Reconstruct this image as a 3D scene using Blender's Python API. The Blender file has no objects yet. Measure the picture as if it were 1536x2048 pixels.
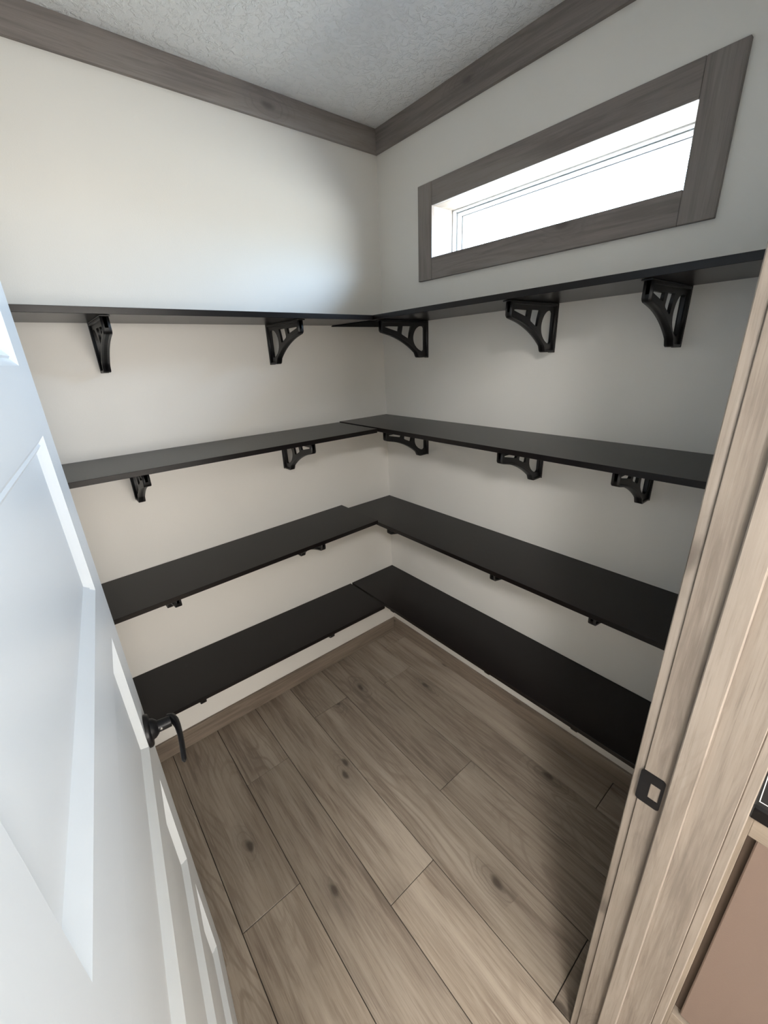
import bpy, bmesh, math, random
from mathutils import Matrix, Vector

S = bpy.context.scene
COL = S.collection
random.seed(4)

# ------------------------------------------------------------------ camera
CAM = Vector((-1.3776, -1.6503, 1.6180))
YAW, PITCH, ROLL, FPX = 0.89105, -0.36891, -0.04368, 822.07
fwd = Vector((math.cos(PITCH) * math.cos(YAW), math.cos(PITCH) * math.sin(YAW), math.sin(PITCH)))
rt = Vector((math.sin(YAW), -math.cos(YAW), 0))
up = rt.cross(fwd)
r2 = math.cos(ROLL) * rt + math.sin(ROLL) * up
u2 = -math.sin(ROLL) * rt + math.cos(ROLL) * up
cd = bpy.data.cameras.new('camera')
cam = bpy.data.objects.new('camera', cd)
COL.objects.link(cam)
M = Matrix((r2, u2, -fwd)).transposed().to_4x4()
M.translation = CAM
cam.matrix_world = M
cd.sensor_fit = 'VERTICAL'
cd.sensor_height = 36.0
cd.lens = FPX / 2048 * 36.0
cd.clip_start = 0.01
S.camera = cam

# ------------------------------------------------------------------ sky
SKY_STRENGTH = 46.0
w = bpy.data.worlds.new('world')
S.world = w
w.use_nodes = True
nt = w.node_tree
nt.nodes.clear()
wo = nt.nodes.new('ShaderNodeOutputWorld')
bg = nt.nodes.new('ShaderNodeBackground')
tcw = nt.nodes.new('ShaderNodeTexCoord')
sepw = nt.nodes.new('ShaderNodeSeparateXYZ')
skyr = nt.nodes.new('ShaderNodeValToRGB')      # sunlit ground, hazy horizon, bluer zenith
mapw = nt.nodes.new('ShaderNodeMapRange')
mapw.inputs['From Min'].default_value = -1.0
nt.links.new(tcw.outputs['Generated'], sepw.inputs[0])
nt.links.new(sepw.outputs['Z'], mapw.inputs['Value'])
nt.links.new(mapw.outputs['Result'], skyr.inputs['Fac'])
el = skyr.color_ramp.elements
el[0].position, el[0].color = 0.0, (0.56, 0.575, 0.58, 1)
el[1].position, el[1].color = 1.0, (0.55, 0.86, 1.45, 1)
for pos, col in ((0.494, (0.56, 0.575, 0.58, 1)), (0.506, (0.55, 0.61, 0.66, 1)), (0.62, (0.72, 0.97, 1.32, 1))):
    e = el.new(pos)
    e.color = col
bg.inputs['Strength'].default_value = SKY_STRENGTH
nt.links.new(skyr.outputs[0], bg.inputs['Color'])
nt.links.new(bg.outputs[0], wo.inputs['Surface'])


def area(name, loc, target, sx, sy, power, col, portal=False):
    d = bpy.data.lights.new(name, 'AREA')
    d.shape = 'RECTANGLE'
    d.size, d.size_y = sx, sy
    d.energy = power
    d.color = col
    o = bpy.data.objects.new(name, d)
    COL.objects.link(o)
    o.location = loc
    o.rotation_euler = (Vector(target) - Vector(loc)).to_track_quat('-Z', 'Y').to_euler()
    if portal:
        d.cycles.is_portal = True
    return o


# the sky seen through the transom window (portal = sampling guide only)
area('window_portal', (0.235, -0.76, 2.05), (-1, -0.76, 2.05), 0.90, 0.22, 1, (1, 1, 1), True)
# daylight from the kitchen window behind the camera, and the kitchen ceiling lamp
area('hall_daylight', (-0.95, -4.30, 1.42), (-1.05, -1.0, 1.1), 1.6, 1.2, 50, (1.0, 0.97, 0.93))
area('hall_ceiling_lamp', (-2.1, -2.6, 2.44), (-2.1, -2.6, 0), 0.45, 0.45, 46, (1.0, 0.98, 0.95))

S.view_settings.view_transform = 'Standard'
S.view_settings.look = 'None'
S.view_settings.exposure = 0.5
S.view_settings.gamma = 1.0
S.view_settings.use_curve_mapping = False
try:
    S.cycles.use_denoising = True
    S.cycles.max_bounces = 12
    S.cycles.diffuse_bounces = 7
    S.cycles.sample_clamp_indirect = 6
except Exception:
    pass

# ------------------------------------------------------------------ materials


def new_mat(name):
    m = bpy.data.materials.new(name)
    m.use_nodes = True
    return m, m.node_tree, m.node_tree.nodes['Principled BSDF']


def N(nt, t, **k):
    n = nt.nodes.new(t)
    for a, b in k.items():
        setattr(n, a, b)
    return n


def math_node(nt, op, a, b=None, c=None):
    n = N(nt, 'ShaderNodeMath', operation=op)
    for i, v in enumerate((a, b, c)):
        if v is None:
            continue
        if isinstance(v, (int, float)):
            n.inputs[i].default_value = v
        else:
            nt.links.new(v, n.inputs[i])
    return n.outputs[0]


def mix_rgb(nt, fac, a, b, mode='MIX'):
    n = N(nt, 'ShaderNodeMix', data_type='RGBA', blend_type=mode)
    n.clamp_factor = True
    for s, v in ((n.inputs[0], fac), (n.inputs[6], a), (n.inputs[7], b)):
        if isinstance(v, (int, float)):
            s.default_value = v
        elif isinstance(v, tuple):
            s.default_value = (*v, 1)
        else:
            nt.links.new(v, s)
    return n.outputs[2]


def ramp(nt, src, a, b):
    n = N(nt, 'ShaderNodeMapRange')
    n.interpolation_type = 'SMOOTHSTEP'
    n.inputs['From Min'].default_value = a
    n.inputs['From Max'].default_value = b
    nt.links.new(src, n.inputs['Value'])
    return n.outputs['Result']


def noise(nt, vec, scale, detail=4, rough=0.55, dist=0.0):
    n = N(nt, 'ShaderNodeTexNoise')
    n.inputs['Scale'].default_value = scale
    n.inputs['Detail'].default_value = detail
    n.inputs['Roughness'].default_value = rough
    n.inputs['Distortion'].default_value = dist
    nt.links.new(vec, n.inputs['Vector'])
    return n.outputs['Fac']


def scaled(nt, vec, sc):
    n = N(nt, 'ShaderNodeMapping')
    n.inputs['Scale'].default_value = sc
    nt.links.new(vec, n.inputs['Vector'])
    return n.outputs['Vector']


def bump(nt, height, strength, dist):
    b = N(nt, 'ShaderNodeBump')
    b.inputs['Strength'].default_value = strength
    b.inputs['Distance'].default_value = dist
    nt.links.new(height, b.inputs['Height'])
    return b.outputs['Normal']


def paint(name, col, rough=0.6, bs=0.25, bscale=260.0, spec=0.5):
    m, nt, p = new_mat(name)
    tc = N(nt, 'ShaderNodeTexCoord')
    f = noise(nt, tc.outputs['Object'], 2.2, 3)
    c = mix_rgb(nt, f, tuple(v * 0.975 for v in col), tuple(min(1, v * 1.02) for v in col))
    nt.links.new(c, p.inputs['Base Color'])
    p.inputs['Roughness'].default_value = rough
    p.inputs['Specular IOR Level'].default_value = spec
    if bs:
        nt.links.new(bump(nt, noise(nt, tc.outputs['Object'], bscale, 3), bs, 0.001), p.inputs['Normal'])
    return m


def wood(name, axis, base, dark, light, rough=0.5, knot=0.5, figure=0.5, var=0.10, spec=0.35, streak=1.0):
    """grain runs along `axis` (0,1,2) of object coordinates, each object its own board"""
    m, nt, p = new_mat(name)
    tc = N(nt, 'ShaderNodeTexCoord')
    oi = N(nt, 'ShaderNodeObjectInfo')
    off = N(nt, 'ShaderNodeVectorMath', operation='SCALE')
    cmb = N(nt, 'ShaderNodeCombineXYZ')
    for i, k in enumerate((37.0, 53.0, 29.0)):
        nt.links.new(math_node(nt, 'MULTIPLY', oi.outputs['Random'], k), cmb.inputs[i])
    add = N(nt, 'ShaderNodeVectorMath', operation='ADD')
    nt.links.new(tc.outputs['Object'], add.inputs[0])
    nt.links.new(cmb.outputs[0], add.inputs[1])
    v = add.outputs[0]

    def sc(across, along):
        s = [across] * 3
        s[axis] = along
        return scaled(nt, v, tuple(s))
    fine = noise(nt, sc(270, 8.0), 1.0, 5, 0.68, 0.3)
    mid = noise(nt, sc(46, 3.0), 1.0, 6, 0.62, 0.9)
    broad = noise(nt, sc(9, 1.3), 1.0, 3, 0.5, 0.4)
    # knots: 2D cells in (across, along)
    sx = N(nt, 'ShaderNodeSeparateXYZ')
    nt.links.new(v, sx.inputs[0])
    oth = [k for k in range(3) if k != axis]
    across = math_node(nt, 'ADD', sx.outputs[oth[0]], sx.outputs[oth[1]])
    uv = N(nt, 'ShaderNodeCombineXYZ')
    nt.links.new(math_node(nt, 'MULTIPLY', across, 7.5), uv.inputs[0])
    nt.links.new(math_node(nt, 'MULTIPLY', sx.outputs[axis], 3.4), uv.inputs[1])
    ns = N(nt, 'ShaderNodeTexNoise')
    ns.inputs['Scale'].default_value = 22.0
    ns.inputs['Detail'].default_value = 3.0
    nt.links.new(v, ns.inputs['Vector'])
    sub = N(nt, 'ShaderNodeVectorMath', operation='SCALE')
    sub.inputs['Scale'].default_value = 0.13
    nt.links.new(ns.outputs['Color'], sub.inputs[0])
    wv = N(nt, 'ShaderNodeVectorMath', operation='ADD')
    nt.links.new(uv.outputs[0], wv.inputs[0])
    nt.links.new(sub.outputs[0], wv.inputs[1])
    vor = N(nt, 'ShaderNodeTexVoronoi')
    vor.voronoi_dimensions = '2D'
    vor.inputs['Scale'].default_value = 1.0
    nt.links.new(wv.outputs[0], vor.inputs['Vector'])
    sepc = N(nt, 'ShaderNodeSeparateColor')
    nt.links.new(vor.outputs['Color'], sepc.inputs[0])
    has = math_node(nt, 'GREATER_THAN', sepc.outputs[0], 0.70)
    core = math_node(nt, 'SUBTRACT', 1.0, ramp(nt, vor.outputs['Distance'], 0.03, 0.11))
    halo = math_node(nt, 'MULTIPLY', has, math_node(nt, 'SUBTRACT', 1.0, ramp(nt, vor.outputs['Distance'], 0.05, 0.46)))
    kn = math_node(nt, 'ADD', math_node(nt, 'MULTIPLY', math_node(nt, 'MULTIPLY', has, core), 0.8), math_node(nt, 'MULTIPLY', halo, 0.34))
    # contour figure (cathedral grain), bending round the knots
    fld = noise(nt, sc(6.5, 1.15), 1.0, 1, 0.4, 0.35)
    fld = math_node(nt, 'ADD', fld, math_node(nt, 'MULTIPLY', halo, 0.16))
    wob = math_node(nt, 'MULTIPLY', mid, 3.0)
    fig = math_node(nt, 'SINE', math_node(nt, 'ADD', math_node(nt, 'MULTIPLY', fld, 120.0), wob))
    fig = ramp(nt, fig, 0.25, 1.0)
    figmask = ramp(nt, math_node(nt, 'ADD', noise(nt, sc(4.5, 0.9), 1.0, 2), math_node(nt, 'MULTIPLY', halo, 0.15)), 0.48, 0.66)
    fig = math_node(nt, 'MULTIPLY', math_node(nt, 'MULTIPLY', fig, figmask), ramp(nt, fine, 0.30, 0.55))

    c = mix_rgb(nt, ramp(nt, mid, 0.30, 0.62), dark, base)
    c = mix_rgb(nt, math_node(nt, 'MULTIPLY', ramp(nt, broad, 0.45, 0.75), 0.8), c, light)
    c = mix_rgb(nt, math_node(nt, 'MULTIPLY', ramp(nt, fine, 0.50, 0.75), 0.45 * streak), c, light)
    c = mix_rgb(nt, math_node(nt, 'MULTIPLY', ramp(nt, fine, 0.50, 0.28), 0.5 * streak), c, tuple(x * 0.8 for x in dark))
    c = mix_rgb(nt, math_node(nt, 'MULTIPLY', fig, figure), c, dark)
    c = mix_rgb(nt, math_node(nt, 'MULTIPLY', kn, knot), c, tuple(x * 0.35 for x in dark))
    # board-to-board value
    val = math_node(nt, 'ADD', 1.0 - var, math_node(nt, 'MULTIPLY', oi.outputs['Random'], 2 * var))
    vm = N(nt, 'ShaderNodeVectorMath', operation='SCALE')
    nt.links.new(c, vm.inputs[0])
    nt.links.new(val, vm.inputs['Scale'])
    nt.links.new(vm.outputs[0], p.inputs['Base Color'])
    p.inputs['Roughness'].default_value = rough
    p.inputs['Specular IOR Level'].default_value = spec
    nt.links.new(bump(nt, fine, 0.25, 0.0006), p.inputs['Normal'])
    return m


def plain(name, col, rough=0.5, metal=0.0, spec=0.5, coat=0.0):
    m, nt, p = new_mat(name)
    tc = N(nt, 'ShaderNodeTexCoord')
    f = noise(nt, tc.outputs['Object'], 14.0, 3)
    nt.links.new(mix_rgb(nt, f, tuple(v * 0.93 for v in col), tuple(min(1, v * 1.06) for v in col)), p.inputs['Base Color'])
    p.inputs['Roughness'].default_value = rough
    p.inputs['Metallic'].default_value = metal
    p.inputs['Specular IOR Level'].default_value = spec
    p.inputs['Coat Weight'].default_value = coat
    return m


def ceiling_mat():
    m, nt, p = new_mat('stippled_ceiling')
    tc = N(nt, 'ShaderNodeTexCoord')
    a = ramp(nt, noise(nt, tc.outputs['Object'], 42.0, 4, 0.6, 0.6), 0.46, 0.62)
    b = noise(nt, tc.outputs['Object'], 180.0, 3)
    h = math_node(nt, 'ADD', a, math_node(nt, 'MULTIPLY', b, 0.5))
    nt.links.new(bump(nt, h, 0.6, 0.0045), p.inputs['Normal'])
    p.inputs['Base Color'].default_value = (0.90, 0.91, 0.91, 1)
    p.inputs['Roughness'].default_value = 0.9
    return m


def glass_mat():
    m = bpy.data.materials.new('clear_glass')
    m.use_nodes = True
    nt = m.node_tree
    nt.nodes.clear()
    o = N(nt, 'ShaderNodeOutputMaterial')
    mx = N(nt, 'ShaderNodeMixShader')
    t = N(nt, 'ShaderNodeBsdfTransparent')
    g = N(nt, 'ShaderNodeBsdfGlossy')
    g.inputs['Roughness'].default_value = 0.02
    t.inputs['Color'].default_value = (0.96, 0.98, 0.97, 1)
    lw = N(nt, 'ShaderNodeLayerWeight')
    lw.inputs['Blend'].default_value = 0.5
    f5 = math_node(nt, 'POWER', lw.outputs['Facing'], 5.0)
    nt.links.new(math_node(nt, 'ADD', math_node(nt, 'MULTIPLY', f5, 0.9), 0.035), mx.inputs[0])
    nt.links.new(t.outputs[0], mx.inputs[1])
    nt.links.new(g.outputs[0], mx.inputs[2])
    nt.links.new(mx.outputs[0], o.inputs['Surface'])
    return m


WALL = paint('greige_wall_paint', (0.785, 0.762, 0.718), 0.55, 0.2)
CEIL = ceiling_mat()
DOORW = paint('white_door_paint', (0.76, 0.81, 0.85), 0.34, 0.05, 500)
FL_B, FL_D, FL_L = (0.325, 0.268, 0.212), (0.195, 0.152, 0.118), (0.45, 0.385, 0.315)
FLOOR = wood('vinyl_plank_oak', 1, FL_B, FL_D, FL_L, 0.48, 0.75, 0.55, 0.09, 0.4)
TR_B, TR_D, TR_L = (0.235, 0.205, 0.190), (0.165, 0.142, 0.130), (0.31, 0.28, 0.26)
TRIM = [wood('driftwood_trim_%s' % n, i, TR_B, TR_D, TR_L, 0.55, 0.5, 0.35, 0.06, 0.35, 0.6) for i, n in enumerate('xyz')]
BS_B, BS_D, BS_L = (0.245, 0.198, 0.155), (0.165, 0.128, 0.098), (0.32, 0.265, 0.21)
BASE = [wood('baseboard_wood_%s' % n, i, BS_B, BS_D, BS_L, 0.5, 0.5, 0.4, 0.05, 0.35, 0.7) for i, n in enumerate('xyz')]
JB_B, JB_D, JB_L = (0.280, 0.240, 0.205), (0.19, 0.159, 0.134), (0.365, 0.322, 0.283)
JAMB = [wood('jamb_wood_%s' % n, i, JB_B, JB_D, JB_L, 0.55, 0.6, 0.45, 0.04, 0.3, 1.0) for i, n in enumerate('xyz')]
CABW = [wood('cabinet_wood_%s' % n, i, (0.25, 0.21, 0.17), (0.18, 0.15, 0.12), (0.32, 0.27, 0.22), 0.5, 0.3, 0.3, 0.04) for i, n in enumerate('xyz')]
CABP = paint('rose_tan_panel', (0.185, 0.136, 0.112), 0.5, 0.3, 420)
SHELF = plain('espresso_laminate', (0.0050, 0.0033, 0.0032), 0.29, 0, 0.30)
IRON = plain('black_bracket_plastic', (0.007, 0.0065, 0.007), 0.42, 0, 0.5)
BLACKM = plain('matte_black_metal', (0.008, 0.008, 0.010), 0.38, 0.3, 0.5)
VINYL = plain('white_vinyl', (0.80, 0.80, 0.79), 0.4)
GLASS = glass_mat()
COUNT = plain('black_gloss_counter', (0.004, 0.004, 0.005), 0.15, 0, 0.2)
INLAY = plain('white_inlay', (0.82, 0.82, 0.80), 0.4)
RAWW = plain('raw_pine', (0.62, 0.47, 0.30), 0.7)
GROOVE_SHADE = plain('brown_groove_shade', (0.075, 0.052, 0.038), 0.6)  # shade of the cabinet door groove, put into the colour
SUB = plain('dark_underlay', (0.03, 0.025, 0.02), 0.9)
STEEL = plain('screw_steel', (0.5, 0.5, 0.5), 0.3, 1.0)

# ------------------------------------------------------------------ helpers


def add_box(bm, a, b, bev=0.0):
    x0, x1 = sorted((a[0], b[0]))
    y0, y1 = sorted((a[1], b[1]))
    z0, z1 = sorted((a[2], b[2]))
    v = [bm.verts.new(c) for c in ((x0, y0, z0), (x1, y0, z0), (x1, y1, z0), (x0, y1, z0), (x0, y0, z1), (x1, y0, z1), (x1, y1, z1), (x0, y1, z1))]
    fs = [bm.faces.new([v[i] for i in q]) for q in ((0, 3, 2, 1), (4, 5, 6, 7), (0, 1, 5, 4), (1, 2, 6, 5), (2, 3, 7, 6), (3, 0, 4, 7))]
    if bev:
        es = {e for f in fs for e in f.edges}
        bmesh.ops.bevel(bm, geom=list(es), offset=bev, segments=1, affect='EDGES', profile=0.5)
    return bm


def box(a, b, bev=0.0):
    return add_box(bmesh.new(), a, b, bev)


def link(name, bm, m, parent=None, smooth=False):
    me = bpy.data.meshes.new(name)
    bmesh.ops.recalc_face_normals(bm, faces=bm.faces)
    bm.to_mesh(me)
    bm.free()
    if m:
        me.materials.append(m)
    if smooth:
        for f in me.polygons:
            f.use_smooth = True
        me.set_sharp_from_angle(angle=math.radians(38))
    o = bpy.data.objects.new(name, me)
    COL.objects.link(o)
    if parent:
        o.parent = parent
    return o


def tag(o, label=None, cat=None, group=None, kind=None):
    if label:
        o['label'] = label
    if cat:
        o['category'] = cat
    if group:
        o['group'] = group
    if kind:
        o['kind'] = kind
    return o


def empty(name, loc=(0, 0, 0), rz=0.0):
    o = bpy.data.objects.new(name, None)
    o.empty_display_size = 0.05
    COL.objects.link(o)
    o.location = loc
    o.rotation_euler = (0, 0, rz)
    return o


def prism(bm, pts, ax, a, b):
    """extrude a polygon given in the two other axes along ax from a to b"""
    def mk(p, t):
        c = list(p)
        c.insert(ax, t)
        return c
    lo = [bm.verts.new(mk(p, a)) for p in pts]
    hi = [bm.verts.new(mk(p, b)) for p in pts]
    n = len(pts)
    bm.faces.new(lo[::-1])
    bm.faces.new(hi)
    for i in range(n):
        bm.faces.new((lo[i], lo[(i + 1) % n], hi[(i + 1) % n], hi[i]))
    return bm


def lathe(bm, prof, axis=0, seg=32):
    """revolve (t, r) profile round local axis (0=x)"""
    rings = []
    for t, r in prof:
        ring = []
        for k in range(seg):
            a = 2 * math.pi * k / seg
            c = [r * math.cos(a), r * math.sin(a)]
            c.insert(axis, t)
            ring.append(bm.verts.new(c))
        rings.append(ring)
    for i in range(len(rings) - 1):
        for k in range(seg):
            bm.faces.new((rings[i][k], rings[i][(k + 1) % seg], rings[i + 1][(k + 1) % seg], rings[i + 1][k]))
    bm.faces.new(rings[0][::-1])
    bm.faces.new(rings[-1])
    return bm


def sweep(bm, path, radii, seg=14):
    """elliptic tube; radii = list of (horizontal, vertical)"""
    rings = []
    n = len(path)
    for i, p in enumerate(path):
        t = (Vector(path[min(i + 1, n - 1)]) - Vector(path[max(i - 1, 0)])).normalized()
        z = Vector((0, 0, 1))
        s = t.cross(z)
        s = s.normalized() if s.length > 1e-4 else Vector((1, 0, 0))
        q = s.cross(t).normalized()
        rings.append([bm.verts.new(Vector(p) + s * (radii[i][0] * math.cos(2 * math.pi * k / seg)) + q * (radii[i][1] * math.sin(2 * math.pi * k / seg))) for k in range(seg)])
    for i in range(n - 1):
        for k in range(seg):
            bm.faces.new((rings[i][k], rings[i][(k + 1) % seg], rings[i + 1][(k + 1) % seg], rings[i + 1][k]))
    bm.faces.new(rings[0][::-1])
    bm.faces.new(rings[-1])
    return bm


# ------------------------------------------------------------------ the setting
H = 2.4734            # ceiling height
XW = -1.62            # pantry wall behind the door
YF, YH = -1.538, -1.654   # doorway wall: pantry face, hall face
XJ, XH = -0.745, -1.4975  # strike jamb face, hinge jamb face
DH = 2.035            # doorway head

fl = tag(link('floor', box((-2.6, -4.4, -0.06), (0.0, 0.0, -0.0045)), SUB), 'grey-brown oak plank floor of the pantry and kitchen', 'floor', kind='structure')
# plank strips: width 0.19, running along y; joints read from the photograph where it shows them
edges = [0.0, -0.158, -0.351, -0.543, -0.735, -0.926, -1.114, -1.309, -1.50, -1.69, -1.88, -2.07, -2.26, -2.45, -2.60]
joints = {0: -1.323, 1: -0.313, 2: -0.893, 3: -1.476, 4: -1.040, 5: -0.360, 6: -0.798, 7: -1.18}
L = 1.22
for i in range(len(edges) - 1):
    x1, x0 = edges[i], edges[i + 1]
    j = joints.get(i, -random.uniform(0.2, 1.2))
    ys = [0.0]
    y = j
    while y + L < -0.02:
        y += L
    while y > -4.4:
        ys.append(y)
        y -= L
    ys.append(-4.4)
    for a, b in zip(ys, ys[1:]):
        if a - b < 0.004:
            continue
        link('plank', box((x0 + 0.0011, b + 0.0011, -0.0045), (x1 - 0.0011, a - 0.0011, 0.0), 0.0008), FLOOR, fl)

tag(link('ceiling', box((-2.7, -4.5, H), (0.2, 0.1, H + 0.08)), CEIL), 'pale grey stippled ceiling over the pantry', 'ceiling', kind='structure')
tag(link('wall_left', box((-1.72, 0.0, -0.06), (0.2, 0.1, H)), WALL), 'greige pantry wall without a window, behind the left shelves', 'wall', kind='structure')
tag(link('wall_back', box((XW - 0.1, YF, -0.06), (XW, 0.0, H)), WALL), 'greige pantry wall hidden behind the open white door', 'wall', kind='structure')

# wall with the transom window
LT = 0.012            # liner board thickness
iy0, iy1, iz0, iz1 = -0.332, -1.187, 1.9635, 2.1353   # finished opening
bm = bmesh.new()
T = 0.20
add_box(bm, (0, -4.5, -0.06), (T, 0.0, iz0 - LT))
add_box(bm, (0, -4.5, iz1 + LT), (T, 0.0, H))
add_box(bm, (0, iy0 + LT, iz0 - LT), (T, 0.0, iz1 + LT))
add_box(bm, (0, -4.5, iz0 - LT), (T, iy1 - LT, iz1 + LT))
tag(link('wall_right', bm, WALL), 'greige pantry wall with the high transom window', 'wall', kind='structure')

# wall with the doorway
bm = bmesh.new()
JT = 0.018
add_box(bm, (-2.6, YH, -0.06), (XH - JT, YF, H))
add_box(bm, (XJ + JT, YH, -0.06), (0.0, YF, H))
add_box(bm, (XH - JT, YH, DH + JT), (XJ + JT, YF, H))
tag(link('wall_front', bm, WALL), 'greige wall that holds the pantry doorway', 'wall', kind='structure')
tag(link('wall_west', box((-2.7, -4.5, -0.06), (-2.6, YF, H)), WALL), 'greige kitchen wall beyond the doorway, away from the cabinet', 'wall', kind='structure')
tag(link('wall_south', box((-2.6, -4.5, -0.06), (0.0, -4.4, H)), WALL), 'greige kitchen wall opposite the pantry doorway', 'wall', kind='structure')

# flat crown boards, mitred at the corner
tc, hc = 0.0131, 0.0832


def crown(name, pts, m, label):
    bm = bmesh.new()
    prism(bm, pts, 2, H - hc, H - 0.0005)
    return tag(link(name, bm, m), label, 'crown moulding', 'flat crown boards under the ceiling', 'structure')


crown('trim_1', [(XW, 0), (0, 0), (-tc, -tc), (XW + tc, -tc)], TRIM[0], 'grey-brown crown board above the left shelves, under the ceiling')
crown('trim_2', [(0, 0), (0, YF), (-tc, YF + tc), (-tc, -tc)], TRIM[1], 'grey-brown crown board above the transom window, under the ceiling')
crown('trim_3', [(XW, 0), (XW + tc, -tc), (XW + tc, YF + tc), (XW, YF)], TRIM[1], 'grey-brown crown board on the wall behind the door')
crown('trim_4', [(XW, YF), (XW + tc, YF + tc), (-tc, YF + tc), (0, YF)], TRIM[0], 'grey-brown crown board over the doorway, inside the pantry')

# baseboards
tb, hb = 0.012, 0.0898


def baseboard(name, a, b, m, label):
    tag(link(name, box(a, b, 0.0012), m), label, 'baseboard', 'wood baseboards in the pantry', 'structure')


baseboard('baseboard_left', (XW, -tb, 0), (-tb, 0, hb), BASE[0], 'wood-look baseboard under the left shelves')
baseboard('baseboard_right', (-tb, YF, 0), (0, 0, hb), BASE[1], 'wood-look baseboard under the shelves on the window wall')
baseboard('baseboard_back', (XW, YF, 0), (XW + tb, -tb, hb), BASE[1], 'wood-look baseboard on the wall behind the door')
baseboard('baseboard_front', (XJ + 0.062, YF, 0), (-tb, YF + tb, hb), BASE[0], 'wood-look baseboard beside the doorway, inside the pantry')

# ------------------------------------------------------------------ transom window
win = tag(empty('window_1', (0, -0.76, 2.05)), 'wide low transom window in a grey driftwood casing, high above the top shelf', 'window', kind='structure')
wl = Vector(win.location)


def wpart(name, a, b, m, bev=0.0, parent=win):
    return link(name, box(Vector(a) - wl, Vector(b) - wl, bev), m, parent)


wy0, wy1, wz0, wz1 = -0.2572, -1.2646, 1.8873, 2.2124
ct = 0.0135
wpart('casing_board', (-ct, iy0 - 0.0005, wz0), (0, wy0, wz1), TRIM[2], 0.0012)
wpart('casing_board', (-ct, wy1, wz0), (0, iy1 + 0.0005, wz1), TRIM[2], 0.0012)
wpart('casing_board', (-ct, iy1 + 0.001, iz1), (0, iy0 - 0.001, wz1), TRIM[1], 0.0012)
wpart('casing_board', (-ct, iy1 + 0.001, wz0), (0, iy0 - 0.001, iz0), TRIM[1], 0.0012)
xl = 0.104
wpart('liner_board', (0, iy0, iz0), (xl, iy0 + LT, iz1), JAMB[0])
wpart('liner_board', (0, iy1 - LT, iz0), (xl, iy1, iz1), JAMB[0])
wpart('liner_board', (0, iy1 - LT, iz1), (xl, iy0 + LT, iz1 + LT), JAMB[1])
wpart('liner_board', (0, iy1 - LT, iz0 - LT), (xl, iy0 + LT, iz0), JAMB[1])


def ring(x0, x1, ins0, ins1):
    bm = bmesh.new()
    o0, o1, p0, p1 = iy0 - ins0, iy1 + ins0, iz0 + ins0, iz1 - ins0
    q0, q1, s0, s1 = iy0 - ins1, iy1 + ins1, iz0 + ins1, iz1 - ins1
    for a, b in (((x0, q0, p0), (x1, o0, p1)), ((x0, o1, p0), (x1, q1, p1)), ((x0, q1, s1), (x1, q0, p1)), ((x0, q1, p0), (x1, q0, s0))):
        add_box(bm, Vector(a) - wl, Vector(b) - wl, 0.001)
    return bm


link('window_frame', ring(xl + 0.003, 0.19, -0.011, 0.0045), VINYL, win)
sash = link('sash', ring(0.128, 0.1495, 0.0075, 0.0150), VINYL, win)
link('gap_shade_ring', ring(0.150, 0.186, 0.0046, 0.0158), plain('grey_gap_shade', (0.05, 0.05, 0.05), 0.7), sash)  # dark ring added behind the sash gap, coloured as its shade
link('glazing_bead', ring(0.150, 0.178, 0.0162, 0.0225), VINYL, sash)
wpart('pane', (0.166, iy1 + 0.0215, iz0 + 0.0215), (0.170, iy0 - 0.0215, iz1 - 0.0215), GLASS)

# ------------------------------------------------------------------ door frame (jambs, stops, casings)
fr = tag(empty('trim_5', (-1.12, -1.596, 0)), 'light greige wood door frame of the pantry, at the photo edge beside the cabinet', 'door frame', kind='structure')
fl0 = Vector(fr.location)


def fpart(name, a, b, m, bev=0.001):
    return link(name, box(Vector(a) - fl0, Vector(b) - fl0, bev), m, fr)


CW = 0.057
CA = 0.0152
for s, xj in ((1, XJ), (-1, XH)):
    fpart('jamb', (xj, YH, 0), (xj + s * JT, YF, DH), JAMB[2])
    fpart('door_stop', (xj - s * 0.012, -1.606, 0), (xj - s * 0.0002, -1.576, DH - 0.012), JAMB[2], 0.0016)
    fpart('casing', (xj + s * 0.005, YF, 0), (xj + s * (0.005 + CW), YF + CA, DH + 0.005), JAMB[2], 0.0015)
    fpart('casing', (xj + s * 0.005, YH - 0.014, 0), (xj + s * (0.005 + CW), YH, DH + 0.005), JAMB[2], 0.0015)
fpart('head_jamb', (XH - JT, YH, DH), (XJ + JT, YF, DH + JT), JAMB[0])
fpart('door_stop', (XH + 0.0005, -1.606, DH - 0.012), (XJ - 0.0005, -1.576, DH - 0.0002), JAMB[0], 0.0016)
fpart('head_casing', (XH - 0.005 - CW, YF, DH + 0.0055), (XJ + 0.005 + CW, YF + CA, DH + 0.0055 + CW), JAMB[0], 0.0015)
fpart('head_casing', (XH - 0.005 - CW, YH - 0.014, DH + 0.0055), (XJ + 0.005 + CW, YH, DH + 0.0055 + CW), JAMB[0], 0.0015)

# strike plate: black, rounded corners, lip over the edge, hole showing raw pine with two screws


def curve_mesh(name, outlines, half, bev=0.0):
    cu = bpy.data.curves.new(name, 'CURVE')
    cu.dimensions = '2D'
    cu.fill_mode = 'BOTH'
    cu.extrude = max(half - bev, 0.0)
    cu.bevel_depth = bev
    cu.bevel_resolution = 0
    cu.offset = -bev
    for pts in outlines:
        sp = cu.splines.new('POLY')
        sp.points.add(len(pts) - 1)
        for p, q in zip(sp.points, pts):
            p.co = (q[0], q[1], 0, 1)
        sp.use_cyclic_u = True
    ob = bpy.data.objects.new(name + '_tmp', cu)
    COL.objects.link(ob)
    dg = bpy.context.evaluated_depsgraph_get()
    me = bpy.data.meshes.new_from_object(ob.evaluated_get(dg))
    bpy.data.objects.remove(ob)
    bpy.data.curves.remove(cu)
    me.name = name
    return me


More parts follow.
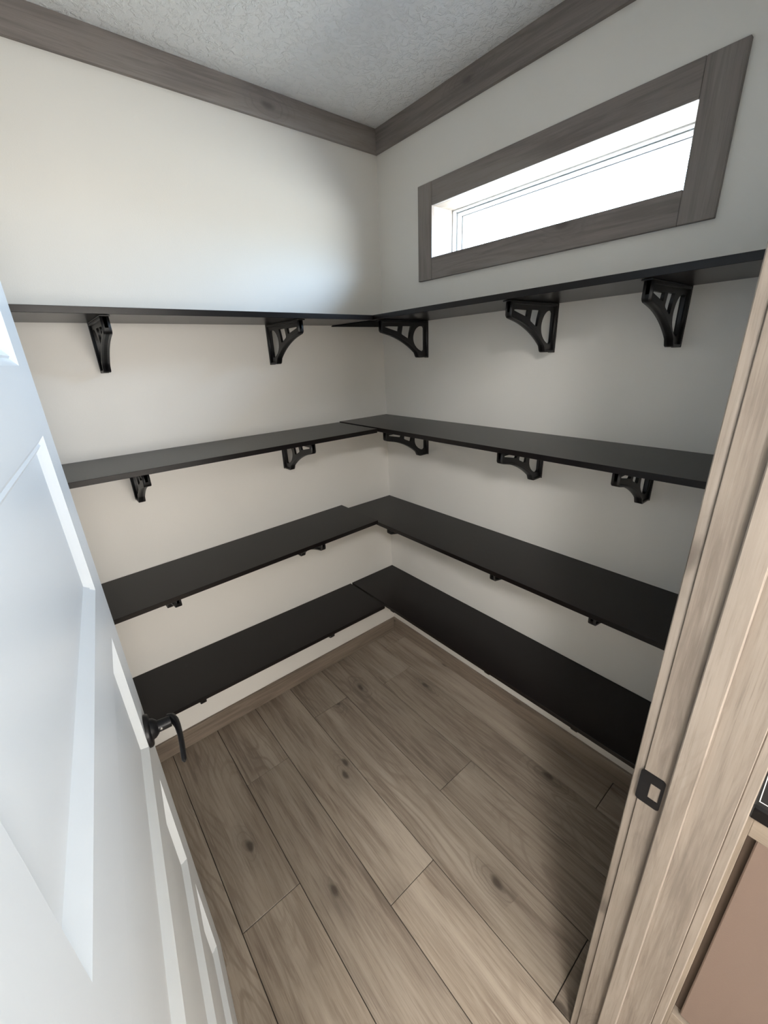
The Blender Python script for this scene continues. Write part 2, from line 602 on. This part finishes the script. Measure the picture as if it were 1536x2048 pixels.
def rounded(x0, x1, y0, y1, rs, n=6):
    """rs = radii for corners (x1,y1),(x0,y1),(x0,y0),(x1,y0)"""
    out = []
    for (cx, cy, a0), r in zip(((x1, y1, 0), (x0, y1, 90), (x0, y0, 180), (x1, y0, 270)), rs):
        sx = -1 if cx == x1 else 1
        sy = -1 if cy == y1 else 1
        for k in range(n + 1):
            a = math.radians(a0 + 90 * k / n)
            out.append((cx + sx * r + r * math.cos(a), cy + sy * r + r * math.sin(a)))
    return out


sp_me = curve_mesh('strike_plate', [rounded(-1.571, -1.5345, 0.8745, 0.9445, (0.006,) * 4), rounded(-1.5665, -1.5515, 0.8905, 0.9245, (0.001,) * 4)], 0.0008)
sp_me.materials.append(BLACKM)
sp = bpy.data.objects.new('strike_plate', sp_me)
COL.objects.link(sp)
sp.parent = fr
# local (x,y) of the curve are world (y,z); plate normal is -x
sp.matrix_local = Matrix.Translation(Vector((XJ - 0.0008, 0, 0)) - fl0) @ Matrix(((0, 0, -1, 0), (1, 0, 0, 0), (0, 1, 0, 0), (0, 0, 0, 1)))
tag(sp, 'black metal strike plate')
inv = sp.matrix_local.inverted()


def to_sp(bm):
    for v in bm.verts:
        v.co = inv @ (v.co - fl0)
    return bm


# curved lip
bm = bmesh.new()
prof = [(-1.5345, 0.0), (-1.530, 0.0), (-1.526, 0.0012), (-1.523, 0.0045), (-1.5215, 0.008)]
z0, z1 = 0.8765, 0.9425
rows = []
for i, (y, dx) in enumerate(prof):
    k = 0.0 if i < 2 else (0.002 * (i - 1))
    rows.append([bm.verts.new((XJ - 0.0016 + dx, y, z0 + k)), bm.verts.new((XJ - 0.0016 + dx, y, z1 - k)), bm.verts.new((XJ - 0.0001 + dx, y, z1 - k)), bm.verts.new((XJ - 0.0001 + dx, y, z0 + k))])
for i in range(len(rows) - 1):
    for k in range(4):
        bm.faces.new((rows[i][k], rows[i][(k + 1) % 4], rows[i + 1][(k + 1) % 4], rows[i + 1][k]))
bm.faces.new(rows[0])
bm.faces.new(rows[-1])
link('strike_lip', to_sp(bm), BLACKM, sp)
link('raw_wood', to_sp(box((XJ - 0.0008, -1.5664, 0.8906), (XJ - 0.0001, -1.5516, 0.9244))), RAWW, sp)
for zz in (0.9165, 0.9085):
    b2 = lathe(bmesh.new(), [(0, 0.0022), (0.0009, 0.0022)], 0, 10)
    bmesh.ops.translate(b2, verts=b2.verts, vec=(XJ - 0.0017, -1.5565, zz))
    link('nail_hole', to_sp(b2), plain('dark_hole', (0.05, 0.03, 0.02), 0.8) if zz > 0.91 else bpy.data.materials['dark_hole'], sp)

# ------------------------------------------------------------------ the door
DW, DT, DZ0, DZ1 = 0.75, 0.035, 0.012, 1.992
ang = math.radians(6.5)
h2 = Vector((math.sin(ang), math.cos(ang), 0))
n2 = Vector((math.cos(ang), -math.sin(ang), 0))
free = Vector((CAM.x + 0.0114 * 0.87, CAM.y + 0.87, 0))
hinge = free - h2 * DW - n2 * DT
# local frame: x = thickness towards the visible face, y = from hinge to free edge
door = tag(empty('door_1', hinge, -ang), 'open white five-panel door with a black lever, at the photo edge beside the left shelves', 'door', kind='structure')
ST = 0.098
pz = [(1.622, 1.884), (1.269, 1.527), (0.909, 1.1725), (0.555, 0.8165), (0.191, 0.461)]
u0, u1 = ST, DW - ST
prof = [(0.0, 0.0), (0.0012, -0.0010), (0.0092, -0.0070), (0.0122, -0.0050), (0.0208, -0.0112), (0.0228, -0.0112), (0.032, -0.0101), (0.044, -0.0088), (0.057, -0.0079), (0.072, -0.0075)]
# slab: solid core plus stiles and rails proud of it (one mesh)
bm = bmesh.new()
D0 = DT - 0.0145
add_box(bm, (0.0145, 0, DZ0), (D0, DW, DZ1))
rails = [(DZ0, pz[4][0])] + [(pz[i][1], pz[i - 1][0]) for i in (4, 3, 2, 1)] + [(pz[0][1], DZ1)]
for xa, xb in ((D0, DT), (0, 0.0145)):
    add_box(bm, (xa, 0, DZ0), (xb, u0, DZ1))
    add_box(bm, (xa, u1, DZ0), (xb, DW, DZ1))
    for a, b in rails:
        add_box(bm, (xa, u0, a), (xb, u1, b))
slab = link('door_slab', bm, DOORW, door)
for za, zb in pz:
    for side in (1, -1):
        bm = bmesh.new()
        loops = []
        for ins, dep in prof:
            x = DT + dep if side == 1 else -dep
            loops.append([bm.verts.new((x, u0 + ins, za + ins)), bm.verts.new((x, u1 - ins, za + ins)), bm.verts.new((x, u1 - ins, zb - ins)), bm.verts.new((x, u0 + ins, zb - ins))])
        for i in range(len(loops) - 1):
            for k in range(4):
                bm.faces.new((loops[i][k], loops[i][(k + 1) % 4], loops[i + 1][(k + 1) % 4], loops[i + 1][k]))
        bm.faces.new(loops[-1])
        bm.faces.ensure_lookup_table()
        for f in bm.faces[20:]:
            f.smooth = True
        link('panel', bm, DOORW, door)

# lever
lz, lu = 0.914, DW - 0.060
lv = tag(empty('door_handle', (DT, lu, lz)), 'matte black lever handle')
lv.parent = door
bm = lathe(bmesh.new(), [(0.0002, 0.0335), (0.0050, 0.0335), (0.0078, 0.0315), (0.0086, 0.0300), (0.0090, 0.0215), (0.0150, 0.0195), (0.0200, 0.0150), (0.0220, 0.0122), (0.046, 0.0115)], 0, 36)
link('rose', bm, BLACKM, lv, True)
path = [(0.040, 0.012, 0.0), (0.049, 0.006, 0.0), (0.0535, -0.006, 0.0), (0.056, -0.022, 0.0), (0.057, -0.045, -0.001), (0.0565, -0.070, -0.003), (0.055, -0.092, -0.006), (0.054, -0.106, -0.008), (0.0538, -0.110, -0.0085)]
rad = [(0.008, 0.009), (0.0085, 0.0115), (0.0075, 0.0115), (0.006, 0.011), (0.0052, 0.0105), (0.005, 0.010), (0.005, 0.009), (0.0045, 0.0075), (0.002, 0.004)]
link('lever', sweep(bmesh.new(), path, rad), BLACKM, lv, True)
bm = lathe(bmesh.new(), [(-0.001, 0.0028), (0.0005, 0.0028), (0.0012, 0.0018)], 1, 12)
bmesh.ops.rotate(bm, verts=bm.verts, cent=(0, 0, 0), matrix=Matrix.Rotation(math.pi, 3, 'Z'))
bmesh.ops.translate(bm, verts=bm.verts, vec=(0.027, -0.0122, 0.001))
tag(link('privacy_pin', bm, STEEL, lv), 'small silver privacy pin')
# latch bolt plate on the free edge
link('latch_plate', box((0.006, DW - 0.0002, lz - 0.028), (0.029, DW + 0.0012, lz + 0.028), 0.001), BLACKM, door)

# ------------------------------------------------------------------ shelves
TH = 0.0167
DLS, DRS = 0.292, 0.2905
zL = [1.7582, 1.3280, 0.8893, 0.4608]           # heights at x = -1.357; the boards are not quite level
slopeL = [-0.0035, -0.0052, 0.0222, -0.0095]
zR = [1.7525, 1.3254, 0.8862, 0.4513]
slopeR = [0.0088, 0.0, 0.0, 0.0]      # the top board on the window wall dips towards the corner
word = ['top', 'second', 'third', 'lowest']
gapL = [0.003, 0.006, 0.026, 0.010]


def zl(i, x):
    return zL[i] + slopeL[i] * (x + 1.357)


def zr(i, y):
    return zR[i] - slopeR[i] * y


for i in range(4):
    bm = box((XW + 0.04, -DLS, -TH), (-DRS - gapL[i], -0.0006, 0), 0.0007)
    for v in bm.verts:
        v.co.z += slopeL[i] * (v.co.x + 1.357)
    o = link('shelf', bm, SHELF)
    o.location = (0, 0, zL[i])
    tag(o, '%s dark espresso shelf board on the left wall' % word[i], 'shelf', 'shelf boards along the left wall')
for i in range(4):
    bm = box((-DRS, YF + 0.006, -TH), (-0.0006, -0.0006, 0), 0.0007)
    for v in bm.verts:
        v.co.z -= slopeR[i] * v.co.y
    o = link('shelf', bm, SHELF)
    o.location = (0, 0, zR[i])
    tag(o, '%s dark espresso shelf board on the window wall' % word[i], 'shelf', 'shelf boards along the window wall')

# thin black plate added as shade on the underside of the top window-wall shelf's corner end
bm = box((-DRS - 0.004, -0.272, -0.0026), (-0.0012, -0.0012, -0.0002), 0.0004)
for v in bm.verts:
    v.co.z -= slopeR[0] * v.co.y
o = link('corner_shade_plate', bm, plain('flat_black', (0.003, 0.003, 0.003), 0.85, 0, 0.1))
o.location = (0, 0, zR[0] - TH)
tag(o, 'added thin black plate imitating shade under the corner end of the top window-wall shelf', 'plate')

# ------------------------------------------------------------------ brackets


def arc(cx, cy, rx, ry, a0, a1, n):
    return [(cx + rx * math.cos(math.radians(a0 + (a1 - a0) * k / n)), cy + ry * math.sin(math.radians(a0 + (a1 - a0) * k / n))) for k in range(n + 1)]


def bez(p, n=8):
    out = []
    for k in range(n + 1):
        t = k / n
        out.append(tuple((1 - t) ** 3 * p[0][c] + 3 * (1 - t) ** 2 * t * p[1][c] + 3 * (1 - t) * t * t * p[2][c] + t ** 3 * p[3][c] for c in (0, 1)))
    return out


P3 = 0.003
outer = [(P3, -P3), (0.258, -P3), (0.258, -0.030)] + arc(0.246, -0.034, 0.0125, 0.0125, 0, -75, 5)[1:] \
    + bez([(0.246, -0.0475), (0.180, -0.058), (0.115, -0.088), (0.070, -0.125)], 12)[1:] + arc(0.052, -0.131, 0.0145, 0.014, -30, -90, 4)[1:] + [(P3, -0.145)]
tri = [(0.2355, -0.0225), (0.2355, -0.0260), (0.170, -0.0415), (0.166, -0.0405), (0.162, -0.0225)]
trap = [(0.1425, -0.0215), (0.149, -0.049), (0.146, -0.0535), (0.112, -0.0690), (0.107, -0.066), (0.103, -0.045), (0.095, -0.0215)]
dee = [(0.020, -0.028), (0.020, -0.114), (0.026, -0.1195)] + bez([(0.034, -0.120), (0.062, -0.112), (0.085, -0.092), (0.084, -0.066)], 7) + bez([(0.084, -0.066), (0.083, -0.048), (0.070, -0.026), (0.046, -0.0215)], 7)[1:] + [(0.026, -0.0215)]


def inset(pts, d):
    n = len(pts)
    out = []
    for k in range(n):
        a, b, c = (Vector(pts[k - 1]), Vector(pts[k]), Vector(pts[(k + 1) % n]))
        e1, e2 = (b - a).normalized(), (c - b).normalized()
        n1, n2_ = Vector((e1.y, -e1.x)), Vector((e2.y, -e2.x))   # outline runs clockwise: inward normals
        m = (n1 + n2_)
        m = m.normalized() * (d / max(0.45, m.normalized().dot(n1)))
        out.append(tuple(b + m))
    return out


rim = inset(outer, 0.0065)
web_me = curve_mesh('arched_web', [outer, tri, trap, dee], 0.0042, 0.0)
rim_me = curve_mesh('web_rim', [outer, rim], 0.0108, 0.0010)
ROT = Matrix(((1, 0, 0, 0), (0, 0, -1, 0), (0, 1, 0, 0), (0, 0, 0, 1)))   # curve y -> z, extrude -> y
for me in (web_me, rim_me):
    me.materials.clear()
    me.materials.append(IRON)
    me.transform(ROT)


def make_bracket():
    r = empty('shelf_bracket')
    for nm, me in (('arched_web', web_me), ('web_rim', rim_me)):
        wb = bpy.data.objects.new(nm, me)
        COL.objects.link(wb)
        wb.parent = r
    link('wall_plate', box((0.0004, -0.0115, -0.147), (P3, 0.0115, -0.0004), 0.0006), IRON, r)
    link('shelf_plate', box((P3 + 0.0002, -0.0125, -P3), (0.270, 0.0125, -0.0004), 0.0006), IRON, r)
    return r


def dup(src):
    r = src.copy()
    COL.objects.link(r)
    for ch in src.children:
        c = ch.copy()
        COL.objects.link(c)
        c.parent = r
    return r


proto = make_bracket()
used = False
posL = [(-0.590, 'nearer the corner'), (-1.174, 'nearer the white door')]
posR = [(-0.291, 'nearest the corner'), (-0.875, 'midway along it'), (-1.236, 'nearest the doorway')]
for i in range(4):
    for x, w_ in posL:
        b = dup(proto) if used else proto
        used = True
        b.location = (x, -0.0, zl(i, x) - TH - abs(slopeL[i]) * 0.0125)
        b.rotation_euler = (0, 0, -math.pi / 2)
        tag(b, 'black openwork bracket under the %s left-wall shelf, %s' % (word[i], w_), 'bracket', 'shelf brackets on the left wall')
    for y, w_ in posR:
        b = dup(proto)
        b.location = (0.0, y, zr(i, y) - TH - slopeR[i] * 0.0125)
        b.rotation_euler = (0, 0, math.pi)
        tag(b, 'black openwork bracket under the %s window-wall shelf, %s' % (word[i], w_), 'bracket', 'shelf brackets on the window wall')

# ------------------------------------------------------------------ cabinet in the kitchen, beside the doorway
XC = -0.630
YC0, YC1 = YH - 0.0145, -2.75
ZT = 0.882
cab = tag(empty('base_cabinet', (XC, YC0, 0)), 'greige wood base cabinet with a rose-tan door, at the photo edge beside the doorway', 'cabinet')
cl = Vector(cab.location)


def cpart(name, a, b, m, bev=0.001, parent=cab):
    return link(name, box(Vector(a) - cl, Vector(b) - cl, bev), m, parent)


cpart('carcass', (XC + 0.020, YC1, 0.10), (-0.02, YC0, ZT), CABW[2])
cpart('toe_kick', (XC + 0.07, YC1, 0.0), (-0.02, YC0, 0.10), SUB)
ya = -1.678
yd = ya - 0.46
# face frame stiles and rails
cpart('stile', (XC, ya, 0.10), (XC + 0.020, YC0, ZT), CABW[2])
cpart('stile', (XC, yd - 0.040, 0.10), (XC + 0.020, yd, ZT), CABW[2])
cpart('rail', (XC, yd, 0.821), (XC + 0.020, ya, ZT), CABW[1])
cpart('rail', (XC, yd, 0.10), (XC + 0.020, ya, 0.205), CABW[1])
cpart('groove_shade_strip', (XC + 0.0185, yd + 0.0002, 0.2052), (XC + 0.0199, ya - 0.0002, 0.8208), GROOVE_SHADE)  # brown strip coloured as the shade inside the groove round the door
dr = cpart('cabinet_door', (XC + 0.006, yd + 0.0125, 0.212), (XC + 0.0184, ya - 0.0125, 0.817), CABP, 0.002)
tag(dr, 'rose-tan cabinet door')
cpart('stile', (XC, YC1, 0.10), (XC + 0.020, yd - 0.042, ZT), CABW[2])

top = tag(empty('countertop', (XC, YC0, ZT)), 'glossy black countertop with a thin white inlaid line, on the cabinet beside the doorway', 'countertop')
tl = Vector(top.location)
ZC = 0.9143
link('slab', box(Vector((-0.654, YC1, ZT + 0.0005)) - tl, Vector((-0.02, YC0, ZC)) - tl, 0.004), COUNT, top)
bm = bmesh.new()
add_box(bm, Vector((-0.6415, YC1 + 0.02, ZC)) - tl, Vector((-0.6404, YC0 - 0.0065, ZC + 0.0006)) - tl)
add_box(bm, Vector((-0.6404, YC0 - 0.0076, ZC)) - tl, Vector((-0.06, YC0 - 0.0065, ZC + 0.0006)) - tl)
tag(link('inlay_line', bm, INLAY, top), 'thin white inlaid line')
